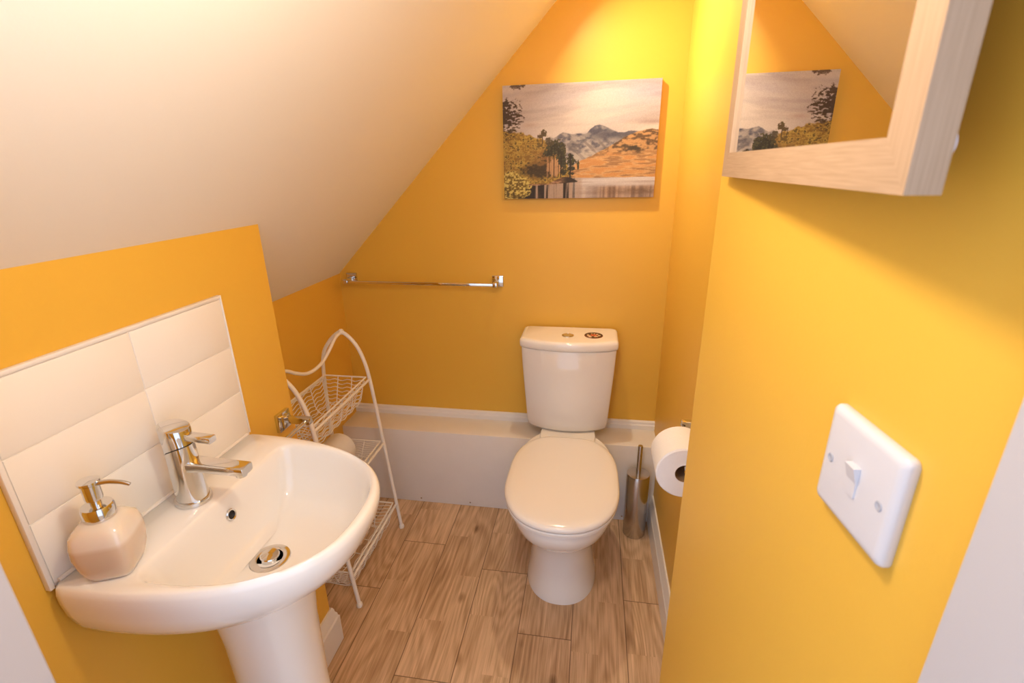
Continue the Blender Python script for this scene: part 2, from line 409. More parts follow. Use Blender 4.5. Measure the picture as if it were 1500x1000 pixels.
bm = bmesh.new(); lathe(bm, [(.0001, -.004), (.0078, -.004), (.0078, -.002), (.0001, -.002)], oc, 24, mo); obj('overflow_hole', bm, 'dark', ov)
# sealant bead
bm = bmesh.new(); tube(bm, [(W0 + .001, -1.415, .8365), (W0 + .001, -1.2, .8365), (W0 + .001, -1.012, .8365)], .0035, 8); obj('sealant', bm, 'silicone', bs)

# ------------------------------------------------------------------ TAP
TX, TY = -.952, -1.226; TZ = .8353
tp = thing('mixer_tap', 'chrome single-lever mixer tap on the ledge of the basin', 'tap', (TX, TY, TZ))
bm = bmesh.new(); loft(bm, [oval(TX, TY, .0300, .0275, TZ, 48, 2), oval(TX, TY, .0305, .028, TZ + .002, 48, 2), oval(TX, TY, .0300, .0275, TZ + .007, 48, 2), oval(TX, TY, .0270, .0245, TZ + .008, 48, 2)])
obj('base_ring', bm, 'chrome', tp, True, 35)
def tilt_oval(z, rx, ry, tilt, cx=0, n=48, bulge=0.0):
    out = []
    for k in range(n):
        t = 2 * PI * k / n; c, s = math.cos(t), math.sin(t)
        out.append((TX + cx + rx * c, TY + ry * s, TZ + z + tilt * c + bulge * c * c))
    return out
bm = bmesh.new()
loft(bm, [tilt_oval(.007, .0262, .0238, 0), tilt_oval(.05, .0250, .0228, 0), tilt_oval(.09, .0242, .0222, .002), tilt_oval(.107, .0240, .0220, .010, 0, 48, -.004)])
obj('body', bm, 'chrome', tp, True, 35)
bm = bmesh.new(); loft(bm, [tilt_oval(.104, .0225, .0205, .010, 0, 48, -.004), tilt_oval(.1095, .0225, .0205, .010, 0, 48, -.004)]); obj('shadow_gap', bm, 'dark', tp, True, 35)
bm = bmesh.new()
loft(bm, [tilt_oval(.1090, .0240, .0220, .010, 0, 48, -.004), tilt_oval(.130, .0242, .0224, .000, -.001), tilt_oval(.142, .0244, .0226, -.005, -.001), tilt_oval(.1455, .0236, .0218, -.005, -.001), tilt_oval(.1465, .0215, .0198, -.0045, -.001)])
obj('lever_cap', bm, 'chrome', tp, True, 35)
def flatbar(path, w, h, n=20, p=3.2):
    """rounded bar swept along path in the xz plane; w along y, h thickness"""
    bm = bmesh.new(); P = [Vector(q[:3]) for q in path]; lp = []
    for i, q in enumerate(path):
        T = (P[min(i + 1, len(P) - 1)] - P[max(i - 1, 0)]).normalized(); U = Vector((0, 1, 0)); V = T.cross(U)
        s = q[3] if len(q) > 3 else 1
        ring = []
        for k in range(n):
            t = 2 * PI * k / n; c, d = math.cos(t), math.sin(t)
            ring.append(P[i] + U * (w * s * math.copysign(abs(c) ** (2 / p), c)) + V * (h * s * math.copysign(abs(d) ** (2 / p), d)))
        lp.append(ring)
    loft(bm, lp); return bm
obj('lever', flatbar([(TX + .012, TY, TZ + .128), (TX + .030, TY, TZ + .1275), (TX + .066, TY, TZ + .1255), (TX + .0675, TY, TZ + .1254, .9)], .0085, .0058, 24, 5), 'chrome', tp, True, 35)
sp = obj('spout', flatbar([(TX + .008, TY, TZ + .074, 1.25), (TX + .026, TY, TZ + .0745, 1.08), (TX + .04, TY, TZ + .0745), (TX + .085, TY, TZ + .0735), (TX + .117, TY, TZ + .0725), (TX + .119, TY, TZ + .0724, .92)], .0140, .0080, 24, 6), 'chrome', tp, True, 35)
bm = bmesh.new(); lathe(bm, [(.0001, 0), (.0085, 0), (.0092, .002), (.0092, .010), (.0001, .010)], (TX + .106, TY, TZ + .0590), 24); obj('aerator', bm, 'chrome', sp, True, 35)

# ------------------------------------------------------------------ SOAP DISPENSER
DX, DY = -.945, -1.379; DZ = .8353
sd = thing('soap_dispenser', 'frosted pale soap dispenser with a chrome pump on the basin corner', 'soap dispenser', (DX, DY, DZ))
def rsq(r, z, p=4.6, rot=0.42, n=72):
    out = []
    for k in range(n):
        t = 2 * PI * k / n; c, s = math.cos(t), math.sin(t)
        x = r * math.copysign(abs(c) ** (2 / p), c); y = r * math.copysign(abs(s) ** (2 / p), s)
        out.append((DX + x * math.cos(rot) - y * math.sin(rot), DY + x * math.sin(rot) + y * math.cos(rot), DZ + z))
    return out
bm = bmesh.new()
loft(bm, [rsq(.0235, 0), rsq(.0265, .0015), rsq(.0305, .010), rsq(.0345, .025), rsq(.0368, .045), rsq(.0362, .062), rsq(.0335, .075), rsq(.028, .083, 3.4), rsq(.021, .089, 2.6), rsq(.016, .0905, 2)])
obj('bottle', bm, 'frost', sd, True, 70)
bm = bmesh.new(); lathe(bm, [(.0001, .087), (.0185, .087), (.0195, .0885), (.0195, .106), (.0180, .109), (.008, .110), (.0001, .110)], (DX, DY, DZ), 40); obj('collar', bm, 'chrome', sd, True, 35)
bm = bmesh.new(); lathe(bm, [(.0001, .108), (.0065, .108), (.0065, .116), (.0105, .119), (.0110, .122), (.0108, .142), (.0130, .144), (.0132, .148), (.0001, .149)], (DX, DY, DZ), 32); hd = obj('pump_head', bm, 'chrome', sd, True, 35)
bm = bmesh.new(); pts = catmull([(DX + .005, DY + .001, DZ + .1425), (DX + .024, DY + .006, DZ + .1445), (DX + .040, DY + .010, DZ + .1425), (DX + .050, DY + .013, DZ + .138)], 5)
tube(bm, pts, .003, 10, rr=[.0036 - .0012 * i / (len(pts) - 1) for i in range(len(pts))]); obj('nozzle', bm, 'steel', hd)

# ------------------------------------------------------------------ TOILET
TC = -.345
wc_ = thing('toilet', 'white close-coupled toilet with closed lid standing against the back ledge', 'toilet', (TC, -.40, 0))
def pan(yf, yb, a, z, n=96, pf=2.25, pb=4.0, split=.56):
    """egg: front half superellipse to yf, back squarer to yb"""
    ym = yb + (yf - yb) * split; out = []
    for k in range(n):
        t = 2 * PI * k / n; c, s = math.cos(t), math.sin(t)
        if s < 0: x = a * math.copysign(abs(c) ** (2 / pf), c); y = ym + (yf - ym) * abs(s) ** (2 / pf)
        else: x = a * math.copysign(abs(c) ** (2 / pb), c) * (1 - .20 * abs(s) ** 1.6); y = ym + (yb - ym) * abs(s) ** (2 / pb)
        out.append((TC + x, y, z))
    return out
YBK = -BOXD - .012
bm = bmesh.new()
loft(bm, [pan(-.598, YBK, .122, 0, split=.62), pan(-.598, YBK, .121, .010, split=.62), pan(-.594, YBK, .118, .03, split=.62), pan(-.588, YBK, .109, .09, split=.62), pan(-.584, YBK, .103, .16, split=.62), pan(-.588, YBK, .104, .205, split=.6),
          pan(-.605, YBK, .112, .232, split=.58), pan(-.640, YBK, .130, .262, split=.56), pan(-.685, YBK, .150, .298, split=.54), pan(-.718, YBK, .164, .335, split=.54), pan(-.733, YBK, .170, .368, split=.54), pan(-.735, YBK, .171, .392, split=.54), pan(-.731, YBK - .003, .168, .400, split=.54), pan(-.71, YBK - .02, .15, .401, split=.54)])
obj('pan', bm, 'ceramic', wc_, True, 60)
bm = bmesh.new(); loft(bm, [[(TC + x, y, z) for x, y in rp] for z, rp in [(zz, [(-.10 * f, -.05), (.10 * f, -.05), (.105 * f, -.19), (.10 * f, -.275), (-.10 * f, -.275), (-.105 * f, -.19)]) for zz, f in ((.356, .96), (.362, 1), (.402, 1), (.407, .97))]])
obj('cistern_platform', bm, 'ceramic', wc_, True, 30)
# seat and lid
bm = bmesh.new()
loft(bm, [pan(-.742, -.262, .172, .403, split=.56), pan(-.746, -.260, .175, .406, split=.56), pan(-.747, -.260, .176, .414, split=.56), pan(-.744, -.262, .173, .4175, split=.56)])
obj('seat', bm, 'seat', wc_, True, 40)
bm = bmesh.new()
loft(bm, [pan(-.742, -.262, .172, .4195, split=.56), pan(-.748, -.259, .1765, .422, split=.56), pan(-.750, -.258, .178, .428, split=.56), pan(-.748, -.259, .1765, .4345, split=.56), pan(-.738, -.264, .170, .4395, split=.56), pan(-.715, -.276, .155, .4418, split=.56), pan(-.64, -.31, .110, .4435, split=.56), pan(-.53, -.40, .03, .444, split=.56)])
obj('lid', bm, 'seat', wc_, True, 70)
for s in (-1, 1):
    bm = bmesh.new(); tube(bm, [(TC + s * .075 - .016, -.252, .4215), (TC + s * .075 + .016, -.252, .4215)], .0085, 14); tube(bm, [(TC + s * .075, -.252, .398), (TC + s * .075, -.252, .4215)], .007, 12); obj('hinge', bm, 'seat', wc_)
    bm = bmesh.new(); lathe(bm, [(.0001, -.004), (.0085, -.004), (.009, .004), (.0075, .007), (.0001, .008)], (TC + s * .103, -.43, .205), 20, Rot(90 * s, 'Y')); obj('fixing_cap', bm, 'seat', wc_)
# cistern: flat back, bowed front
KC = -.352
def cis(a, z, yb=-.012, df=.178, bow=.045, n=20, r=.02):
    pts = [(KC - a, yb, z), (KC + a, yb, z)]
    pts2 = []
    ysd = yb - (df - bow)
    front = [(KC + a * math.cos(PI * k / n), ysd - bow * (1 - (math.cos(PI * k / n)) ** 2) ** .75, z) for k in range(n + 1)]
    return resample(rounded([(KC - a, yb, z), (KC - a + .025, yb, z), (KC + a - .025, yb, z), (KC + a, yb, z), (KC + a, yb - .025, z), (KC + a, (yb + ysd) / 2, z)] + front + [(KC - a, (yb + ysd) / 2, z), (KC - a, yb - .025, z)], 2), 160)
bm = bmesh.new()
loft(bm, [cis(.135, .409, df=.15), cis(.147, .411, df=.162), cis(.152, .420, df=.167), cis(.155, .44, df=.170), cis(.163, .55, df=.174), cis(.171, .66, df=.177), cis(.1745, .742, df=.179), cis(.172, .744, df=.176)])
cist = obj('cistern', bm, 'ceramic', wc_, True, 60)
bm = bmesh.new()
loft(bm, [cis(.1765, .7455, df=.181), cis(.1795, .7475, df=.1845), cis(.1805, .756, df=.1855), cis(.1805, .766, df=.1855), cis(.179, .7745, df=.184), cis(.174, .7795, df=.179), cis(.166, .7805, df=.171)])
clid = obj('cistern_lid', bm, 'ceramic', wc_, True, 60)
bc = (-.357, -.112, .7805)
bm = bmesh.new(); lathe(bm, [(.0001, -.002), (.0225, -.002), (.0225, .0018), (.0205, .0026), (.0195, .0006), (.0001, .0006)], bc, 40); btn = obj('flush_button', bm, 'chrome', clid, True, 35)
btn['label'] = 'round chrome two-part flush button'
for s in (-1, 1):
    bm = bmesh.new(); pts = [(bc[0] + s * .0009, bc[1] - .018, 0)] + [(bc[0] + s * (.0009 + .0178 * math.sin(PI * k / 16)), bc[1] - .018 * math.cos(PI * k / 16), 0) for k in range(1, 16)] + [(bc[0] + s * .0009, bc[1] + .018, 0)]
    prism(bm, [(p[0], p[1]) for p in pts], 2, bc[2] - .001, bc[2] + .0034); obj('button_half', bm, 'chrome', btn, False)

def colour_attr(o, cols):
    a = o.data.color_attributes.new('print', 'FLOAT_COLOR', 'POINT')
    a.data.foreach_set('color', np.asarray(cols, dtype=np.float32).ravel())
# round patterned sticker
sc_ = Vector((-.262, -.100, .7806)); bm = bmesh.new(); cols = []; NR, NS = 22, 96
lin = lambda r, g, b: np.array(srgb(r, g, b))
blobs = [(random.uniform(.48, .82), 2 * PI * k / 9 + random.uniform(-.2, .2), random.uniform(.10, .2)) for k in range(9)]
rings = []
for i in range(NR + 1):
    r = .0345 * i / NR
    rings.append([bm.verts.new((sc_.x + r * math.cos(2 * PI * k / NS), sc_.y + r * math.sin(2 * PI * k / NS), sc_.z + (.0012 if i < NR else .0002))) for k in range(NS)] if i else [bm.verts.new((sc_.x, sc_.y, sc_.z + .0012))])
    for k in range(NS if i else 1):
        t = 2 * PI * k / NS; f = i / NR; c = lin(52, 24, 20)
        px, py = f * math.cos(t), f * math.sin(t)
        for br, bt, bs_ in blobs:
            if math.hypot(px - br * math.cos(bt), (py - br * math.sin(bt)) * 1.1) < bs_: c = lin(232, 205, 180)
        if math.hypot(px, py * 1.2) < .36 + .06 * math.sin(6 * t): c = lin(206, 98, 66)
        if math.hypot(px, py) < .13: c = lin(150, 44, 34)
        if f > .93: c = lin(120, 50, 34)
        cols.append(c)
for k in range(NS): bm.faces.new((rings[0][0], rings[1][k], rings[1][(k + 1) % NS]))
for i in range(1, NR):
    for k in range(NS): bm.faces.new((rings[i][k], rings[i + 1][k], rings[i + 1][(k + 1) % NS], rings[i][(k + 1) % NS]))
st = obj('sticker', bm, 'printed', clid, False); colour_attr(st, cols); st['label'] = 'round dark brown sticker with pale spots'

# ------------------------------------------------------------------ TOILET BRUSH
BX, BY = -.074, -.212
bh = thing('brush_holder', 'brushed steel cylinder holding the toilet brush between toilet and right wall', 'toilet brush holder', (BX, BY, 0))
bm = bmesh.new(); lathe(bm, [(.0001, .0), (.041, .0), (.0425, .003), (.0425, .268), (.0415, .270), (.0395, .270), (.0395, .010), (.0001, .010)], (BX, BY, 0), 56); obj('cylinder', bm, 'steel', bh, True, 35)
tb = thing('toilet_brush', 'steel toilet brush with a slim round handle standing in its cylinder', 'toilet brush', (BX, BY, .012))
bm = bmesh.new(); lathe(bm, [(.0001, .2705), (.0418, .2705), (.0425, .272), (.0415, .2755), (.0110, .277), (.0001, .277)], (BX, BY, 0), 56); obj('lid', bm, 'steel', tb, True, 35)
bm = bmesh.new(); lathe(bm, [(.0001, .2755), (.0090, .2755), (.0090, .392), (.0080, .3945), (.0001, .395)], (BX, BY, 0), 28); obj('handle', bm, 'steel', tb, True, 35)
bm = bmesh.new(); lathe(bm, [(.0001, .014), (.020, .016), (.028, .03), (.028, .085), (.018, .095), (.004, .10), (.004, .2705), (.0001, .2705)], (BX, BY, 0), 24); obj('bristle_head', bm, 'seat', tb, True, 35)

# ------------------------------------------------------------------ TOILET ROLLS AND HOLDERS
def roll_mesh(c, axis, L, R, r):
    mat = {'y': Rot(90, 'X'), 'z': Rot(0, 'X')}[axis]
    bm = bmesh.new(); e = .003
    lathe(bm, [(r, -L / 2), (R - e, -L / 2), (R, -L / 2 + e), (R, L / 2 - e), (R - e, L / 2), (r, L / 2), (r, -L / 2)], c, 64, mat, False, False)
    b2 = bmesh.new(); lathe(b2, [(r - .0012, -L / 2 + .001), (r, -L / 2 + .001), (r, L / 2 - .001), (r - .0012, L / 2 - .001), (r - .0012, -L / 2 + .001)], c, 48, mat, False, False)
    return bm, b2
rc = (-.068, -.872, .761)
rl = thing('toilet_roll', 'white toilet roll hanging on the right wall holder, half hidden by the corner', 'toilet roll', (rc[0], rc[1], rc[2] - .060))
a_, b_ = roll_mesh(rc, 'y', .098, .060, .021); obj('paper', a_, 'tissue', rl, True, 35); obj('core', b_, 'card', rl, True, 35)
hx, hy, hz = 0.0, -.777, .796
th = thing('toilet_roll_holder', 'chrome holder on the right wall behind the hanging toilet roll', 'toilet roll holder', (hx, hy, hz))
bm = bmesh.new(); box(bm, hx - .010, hx, hy - .0, hy + .046, hz - .023, hz + .023, .002, 2); obj('wall_plate', bm, 'chrome', th, True, 30)
bm = bmesh.new(); box(bm, hx - .055, hx - .008, hy + .004, hy + .020, hz - .008, hz + .008, .0015, 2); obj('arm', bm, 'chrome', th, True, 30)
bm = bmesh.new(); tube(bm, [(hx - .049, hy + .008, hz - .013), (hx - .056, hy - .012, hz - .0165), (rc[0], -.82, hz - .0205), (rc[0], -.935, hz - .0205)], .0055, 16); obj('rod', bm, 'chrome', th, True, 35)
# left holder beside the basin
lx, ly, lz = XB, -.883, .800
lh = thing('toilet_roll_holder', 'chrome square holder on the yellow wall just right of the basin', 'toilet roll holder', (lx, ly, lz))
bm = bmesh.new(); box(bm, lx - .001, lx + .010, ly - .0235, ly + .0235, lz - .0235, lz + .0235, .0025, 2); obj('wall_plate', bm, 'chrome', lh, True, 30)
bm = bmesh.new(); box(bm, lx + .008, lx + .018, ly - .015, ly + .015, lz - .015, lz + .015, .002, 2); obj('boss', bm, 'chrome', lh, True, 30)
bm = bmesh.new(); box(bm, lx + .016, lx + .080, ly - .008, ly + .008, lz - .004, lz + .012, .0015, 2); obj('arm', bm, 'chrome', lh, True, 30)
bm = bmesh.new(); tube(bm, [(lx + .068, ly - .002, lz + .003), (lx + .068, -.994, lz + .003)], .005, 16); obj('rod', bm, 'chrome', lh, True, 35)

# ------------------------------------------------------------------ TOWEL RAIL
zr = .957
tr = thing('towel_rail', 'slim chrome towel rail on the yellow back wall, left of the toilet', 'towel rail', (-.94, 0, zr))
for x in (-1.242, -.637):
    bm = bmesh.new(); box(bm, x - .022, x + .022, -.009, 0, zr - .022, zr + .022, .0025, 2); pl = obj('bracket', bm, 'chrome', tr, True, 30)
    bm = bmesh.new(); box(bm, x - .0085, x + .0085, -.072, -.007, zr - .010, zr + .007, .002, 2); obj('arm', bm, 'chrome', pl, True, 30)
bm = bmesh.new(); box(bm, -1.234, -.645, -.068, -.058, zr - .0085, zr + .0025, .0012, 2); obj('bar', bm, 'chrome', tr, True, 30)

# ------------------------------------------------------------------ CANVAS PICTURE
def vnoise(u, v, seed):
    rs = np.random.RandomState(seed); T = rs.rand(64, 64)
    iu, iv = np.floor(u).astype(int), np.floor(v).astype(int); fu, fv = u - iu, v - iv
    fu = fu * fu * (3 - 2 * fu); fv = fv * fv * (3 - 2 * fv)
    g = lambda a, b: T[a % 64, b % 64]
    return (g(iu, iv) * (1 - fu) + g(iu + 1, iv) * fu) * (1 - fv) + (g(iu, iv + 1) * (1 - fu) + g(iu + 1, iv + 1) * fu) * fv
def fbm(u, v, seed, o=4):
    s = 0; a = .5
    for i in range(o): s = s + a * vnoise(u * 2 ** i, v * 2 ** i, seed + i); a *= .5
    return s / (1 - .5 ** o)
NU, NV = 320, 224
def paint():
    u, v = np.meshgrid(np.linspace(0, 1, NU), np.linspace(0, 1, NV))
    img = np.zeros((NV, NU, 3))
    rgb = lambda *c: np.array(c, float)
    def mix(a, b, t): t = np.clip(t, 0, 1)[..., None]; return a * (1 - t) + b * t
    def put(mask, col):
        nonlocal img
        m = np.clip(mask, 0, 1)[..., None]; img = img * (1 - m) + col * m
    st = lambda e, x, w=.006: np.clip((x - e) / w + .5, 0, 1)
    # sky with streaked cloud
    cl = fbm(u * 2.2 + v * 1.5, v * 11 - u * 2.0, 3, 5); cl2 = fbm(u * 3 + 9, v * 16 - u * 2, 31, 4)
    img = mix(rgb(226, 205, 190) + 0 * u[..., None], rgb(196, 178, 176), st(.55, cl, .3))
    img = mix(img, rgb(168, 148, 146) + 0 * img, st(.62, cl2, .3) * .75 * st(.62, v, .3))
    img = mix(img, rgb(236, 214, 190) + 0 * img, st(.62, .62 + .2 * (.72 - v), .2) * .6)
    img = mix(img, rgb(178, 152, 142) + 0 * img, np.exp(-((v - .655) / .022) ** 2 - ((u - .97) / .13) ** 2) * .9)
    img = mix(img, rgb(200, 168, 150) + 0 * img, np.exp(-((v - .66) / .02) ** 2 - ((u - .18) / .05) ** 2) * .7)
    img = mix(img, rgb(184, 176, 196) + 0 * img, np.exp(-((v - .9) / .1) ** 2 - ((u - .95) / .2) ** 2) * .6)
    # far peaks
    P = [(0, .5), (.25, .50), (.285, .535), (.31, .555), (.335, .54), (.365, .565), (.395, .588), (.43, .578), (.46, .567), (.50, .573), (.53, .57), (.55, .575), (.575, .612), (.60, .632), (.63, .645), (.66, .63), (.70, .605), (.73, .588), (.75, .575), (.79, .575), (.83, .585), (.87, .578), (.9, .56), (1, .50)]
    ridge = np.interp(u, [p[0] for p in P], [p[1] for p in P]) + .010 * (fbm(u * 40, u * 0 + 2, 5) - .5)
    n1 = fbm(u * 22 + v * 14, v * 26 - u * 12, 8, 4); n2 = fbm(u * 60, v * 60, 12, 3)
    mc = mix(rgb(92, 88, 98) + 0 * img, rgb(176, 160, 148), st(.48, n1 + .25 * (n2 - .5), .28))
    mc = mix(mc, rgb(205, 186, 166) + 0 * img, st(.50, .47 + (.50 - v) * 1.0 + .3 * (n1 - .5), .16) * .8)
    dk = np.exp(-((u - .66) / .10) ** 2 - ((v - .56) / .05) ** 2) + np.exp(-((u - .82) / .08) ** 2 - ((v - .55) / .035) ** 2) + .9 * np.exp(-((u - .70) / .07) ** 2 - ((v - .43) / .03) ** 2)
    mc = mix(mc, rgb(82, 78, 88) + 0 * img, dk * (.45 + .6 * n1))
    fur = st(.62, fbm((u + v * .8) * 34, (v - u) * 6, 17, 3), .18); mc = mix(mc, rgb(112, 100, 98) + 0 * img, fur * .6 * st(.46, .46 + (.52 - v), .1))
    put(st(0, ridge - v, .008), mc)
    # golden fell on the right
    P = [(0, .2), (.40, .24), (.48, .31), (.52, .345), (.58, .37), (.62, .40), (.66, .43), (.70, .46), (.75, .50), (.80, .535), (.85, .56), (.88, .575), (.92, .588), (.96, .592), (1, .585)]
    ridge = np.interp(u, [p[0] for p in P], [p[1] for p in P]) + .016 * (fbm(u * 30, u * 0 + 5, 21) - .5)
    n1 = fbm(u * 34, v * 56, 23, 5); n2 = fbm(u * 11, v * 60, 26, 5)
    fc = mix(rgb(218, 150, 84) + 0 * img, rgb(244, 204, 146), st(.5, n2, .25))
    fc = mix(fc, rgb(150, 96, 54) + 0 * img, st(.60, n2 + .1 * n1, .16) * .75)
    up = st(.40, v, .06)
    fc = mix(fc, mix(rgb(206, 152, 96) + 0 * img, rgb(92, 66, 44), st(.53, n1, .16)), up * .85)
    fc = mix(fc, rgb(66, 54, 42) + 0 * img, np.exp(-((u - .86) / .10) ** 2 - ((v - .445) / .045) ** 2) * st(.42, n1, .2) * .95)
    put(st(0, ridge - v, .008), fc)
    # lake
    shore = .182 + .010 * (fbm(u * 8, u * 0, 33) - .5)
    wl = mix(rgb(226, 208, 196) + 0 * img, rgb(198, 176, 164), st(.5, fbm(u * 3, v * 70, 35, 3), .4))
    streak = fbm(u * 46, v * 1.2, 37, 3)
    refl = mix(rgb(196, 150, 112) + 0 * img, rgb(104, 70, 48), st(.5, streak, .3))
    wl = mix(wl, refl, st(.105, .105 + (.105 - v), .03) * np.clip(.25 + .75 * np.exp(-((u - .72) / .10) ** 2) + .5 * st(.83, u, .1), 0, 1) * .8)
    wl = mix(wl, rgb(120, 88, 66) + 0 * img, np.exp(-((u - .9) / .16) ** 2 - ((v - .055) / .03) ** 2) * (.3 + .8 * fbm(u * 30, v * 60, 39, 3)))
    ld = st(.0, .50 - u + .1 * (streak - .5), .10)
    lc = mix(rgb(44, 34, 26) + 0 * img, rgb(190, 158, 132), st(.62 - .30 * np.clip((u - .25) / .25, 0, 1), streak, .12))
    wl = mix(wl, lc, ld)
    put(st(0, shore - v, .006), wl)
    # promontory
    P = [(0, .22), (.16, .19), (.30, .205), (.40, .205), (.46, .185), (.50, .155), (1, .0)]
    pt = np.interp(u, [p[0] for p in P], [p[1] for p in P]); pb = np.interp(u, [0, .16, .3, .42, .495, .5, 1], [.11, .115, .128, .140, .148, .155, .3])
    pc = mix(rgb(120, 82, 54) + 0 * img, rgb(196, 146, 104), st(.5, fbm(u * 30, v * 60, 43, 3), .25)); pc = mix(pc, rgb(52, 40, 32) + 0 * img, st(.40, u, .06))
    put(st(0, pt - v, .006) * st(0, v - pb, .006), pc)
    # wooded left slope
    P = [(0, .615), (.05, .61), (.12, .60), (.18, .58), (.24, .545), (.30, .50), (.35, .46), (.38, .43), (.41, .37), (.44, .28), (.45, .20), (1, -.2)]
    top = np.interp(u, [p[0] for p in P], [p[1] for p in P]) + .05 * (fbm(u * 40, v * 40, 51, 3) - .5)
    n1 = fbm(u * 60, v * 52, 53, 4); n3 = fbm(u * 10, v * 10, 57, 3)
    wc = mix(rgb(150, 112, 46) + 0 * img, rgb(226, 186, 78), st(.5, n1 * .7 + n3 * .3, .22))
    wc = mix(wc, rgb(136, 92, 50) + 0 * img, np.exp(-((u - .28) / .08) ** 2 - ((v - .36) / .1) ** 2) * .8)
    wc = mix(wc, rgb(58, 44, 26) + 0 * img, st(.55, np.exp(-((u - .23) / .15) ** 2 - ((v - .255) / .075) ** 2) + 1.3 * (n1 - .5), .5) * .9)
    wc = mix(wc, rgb(74, 56, 30) + 0 * img, st(.62, n1, .08) * .7)
    put(st(0, top - v, .012) * st(.0, v - (.135 + .06 * np.clip((u - .3) / .1, 0, 1)), .01), wc)
    # pines
    def crown(cx, cy, rx, ry, seed, col=(48, 46, 30)):
        d = 1 - ((u - cx) / rx) ** 2 - ((v - cy) / ry) ** 2; n = fbm(u * 90, v * 80, seed, 3)
        put(st(.22, d + 2.2 * (n - .5), .30), mix(rgb(*col) + 0 * img, rgb(104, 92, 54), st(.6, n, .2) * .7))
    def trunk(cx, v0, v1, w, col=(44, 34, 26)): put(st(0, w - abs(u - cx), .0016) * st(0, v - v0, .004) * st(0, v1 - v, .004), rgb(*col) + 0 * img)
    put(st(.15, 1 - ((u - .345) / .055) ** 2 - ((v - .28) / .085) ** 2 + 1.0 * (fbm(u * 70, v * 50, 60, 3) - .5), .5) * .85, rgb(214, 158, 108) + 0 * img)
    for k in range(7): trunk(.295 + .015 * k, .19, .40, .0026, (70, 48, 34) if k % 2 else (188, 140, 96))
    crown(.345, .455, .06, .075, 61); crown(.385, .42, .035, .10, 62); crown(.395, .33, .03, .08, 63); crown(.40, .24, .03, .03, 64); crown(.31, .41, .05, .03, 69)
    trunk(.387, .19, .40, .004)
    crown(.447, .375, .026, .036, 65); crown(.455, .325, .040, .028, 66); crown(.455, .27, .030, .02, 67); crown(.452, .225, .022, .018, 68); trunk(.449, .175, .40, .005)
    crown(.50, .30, .008, .04, 70)
    # larch against the sky on the slope
    trunk(.262, .49, .60, .003, (90, 66, 40)); trunk(.232, .50, .575, .0022, (90, 66, 40)); crown(.268, .585, .02, .035, 72, (96, 74, 46)); crown(.245, .56, .024, .02, 73, (96, 74, 46)); crown(.30, .53, .018, .03, 74, (96, 82, 60)); crown(.312, .495, .03, .02, 75, (80, 66, 44))
    # conifer sprays upper left
    d = 1 - ((u - .03) / .105) ** 2 - ((v - .745) / .14) ** 2; n = fbm(u * 70 + v * 30, v * 80 - u * 20, 81, 3)
    put(st(.30, d * .55 + 1.5 * (n - .45), .22) * .9, rgb(66, 46, 30) + 0 * img)
    d = 1 - ((u - .05) / .06) ** 2 - ((v - .60) / .08) ** 2; put(st(.45, d * .5 + 1.4 * (n - .45), .22) * .8, rgb(80, 60, 34) + 0 * img)
    d = 1 - ((u - .10) / .05) ** 2 - ((v - .985) / .03) ** 2; put(st(.35, d * .6 + 1.3 * (n - .45), .22) * .8, rgb(78, 56, 40) + 0 * img)
    # yellow bush lower left
    n = fbm(u * 80, v * 70, 91, 4); d = 1 - ((u - .05) / .14) ** 2 - ((v - .10) / .15) ** 2
    bc_ = mix(rgb(118, 92, 34) + 0 * img, rgb(236, 206, 104), st(.5, n, .2)); bc_ = mix(bc_, rgb(48, 38, 22) + 0 * img, st(.60, fbm(u * 44, v * 22, 95, 3), .1) * .7 * st(.0, .1 - v, .06))
    put(st(.12, d + .9 * (n - .5), .25), bc_)
    img = img + 16 * (np.random.RandomState(5).rand(NV, NU)[..., None] - .5)
    c = np.clip(img, 0, 255) / 255
    return np.where(c <= .04045, c / 12.92, ((c + .055) / 1.055) ** 2.4) * np.array([.68, .77, .92])
PX0, PX1, PZ0, PZ1, PT, PG = -.6015, -.078, 1.2665, 1.634, .020, .0025
img = paint(); bm = bmesh.new(); cols = []; grid = []
for j in range(NV):
    row = []
    for i in range(NU):
        fu, fv = i / (NU - 1), j / (NV - 1)
        row.append(bm.verts.new((PX0 + (PX1 - PX0) * fu, -PT - PG, PZ0 + (PZ1 - PZ0) * fv + .004 * (fu - .5)))); cols.append(tuple(img[j, i]) + (1,))
    grid.append(row)
for j in range(NV - 1):
    for i in range(NU - 1): bm.faces.new((grid[j][i], grid[j][i + 1], grid[j + 1][i + 1], grid[j + 1][i]))
rim = [grid[0][i] for i in range(NU)] + [grid[j][-1] for j in range(1, NV)] + [grid[-1][i] for i in range(NU - 2, -1, -1)] + [grid[j][0] for j in range(NV - 2, 0, -1)]
rimc = [tuple(img[0, i]) for i in range(NU)] + [tuple(img[j, -1]) for j in range(1, NV)] + [tuple(img[-1, i]) for i in range(NU - 2, -1, -1)] + [tuple(img[j, 0]) for j in range(NV - 2, 0, -1)]
bk = [bm.verts.new((v.co.x, -PG, v.co.z)) for v in rim]; cols += [c + (1,) for c in rimc]
for k in range(len(rim)): bm.faces.new((rim[k], bk[k], bk[(k + 1) % len(rim)], rim[(k + 1) % len(rim)]))
pc_ = thing('canvas_picture', 'unframed canvas print of a lake and mountains on the back wall above the toilet', 'picture', ((PX0 + PX1) / 2, 0, PZ0))
cv = obj('canvas', bm, 'canvas', pc_, True, 30); colour_attr(cv, cols)
bm = bmesh.new()
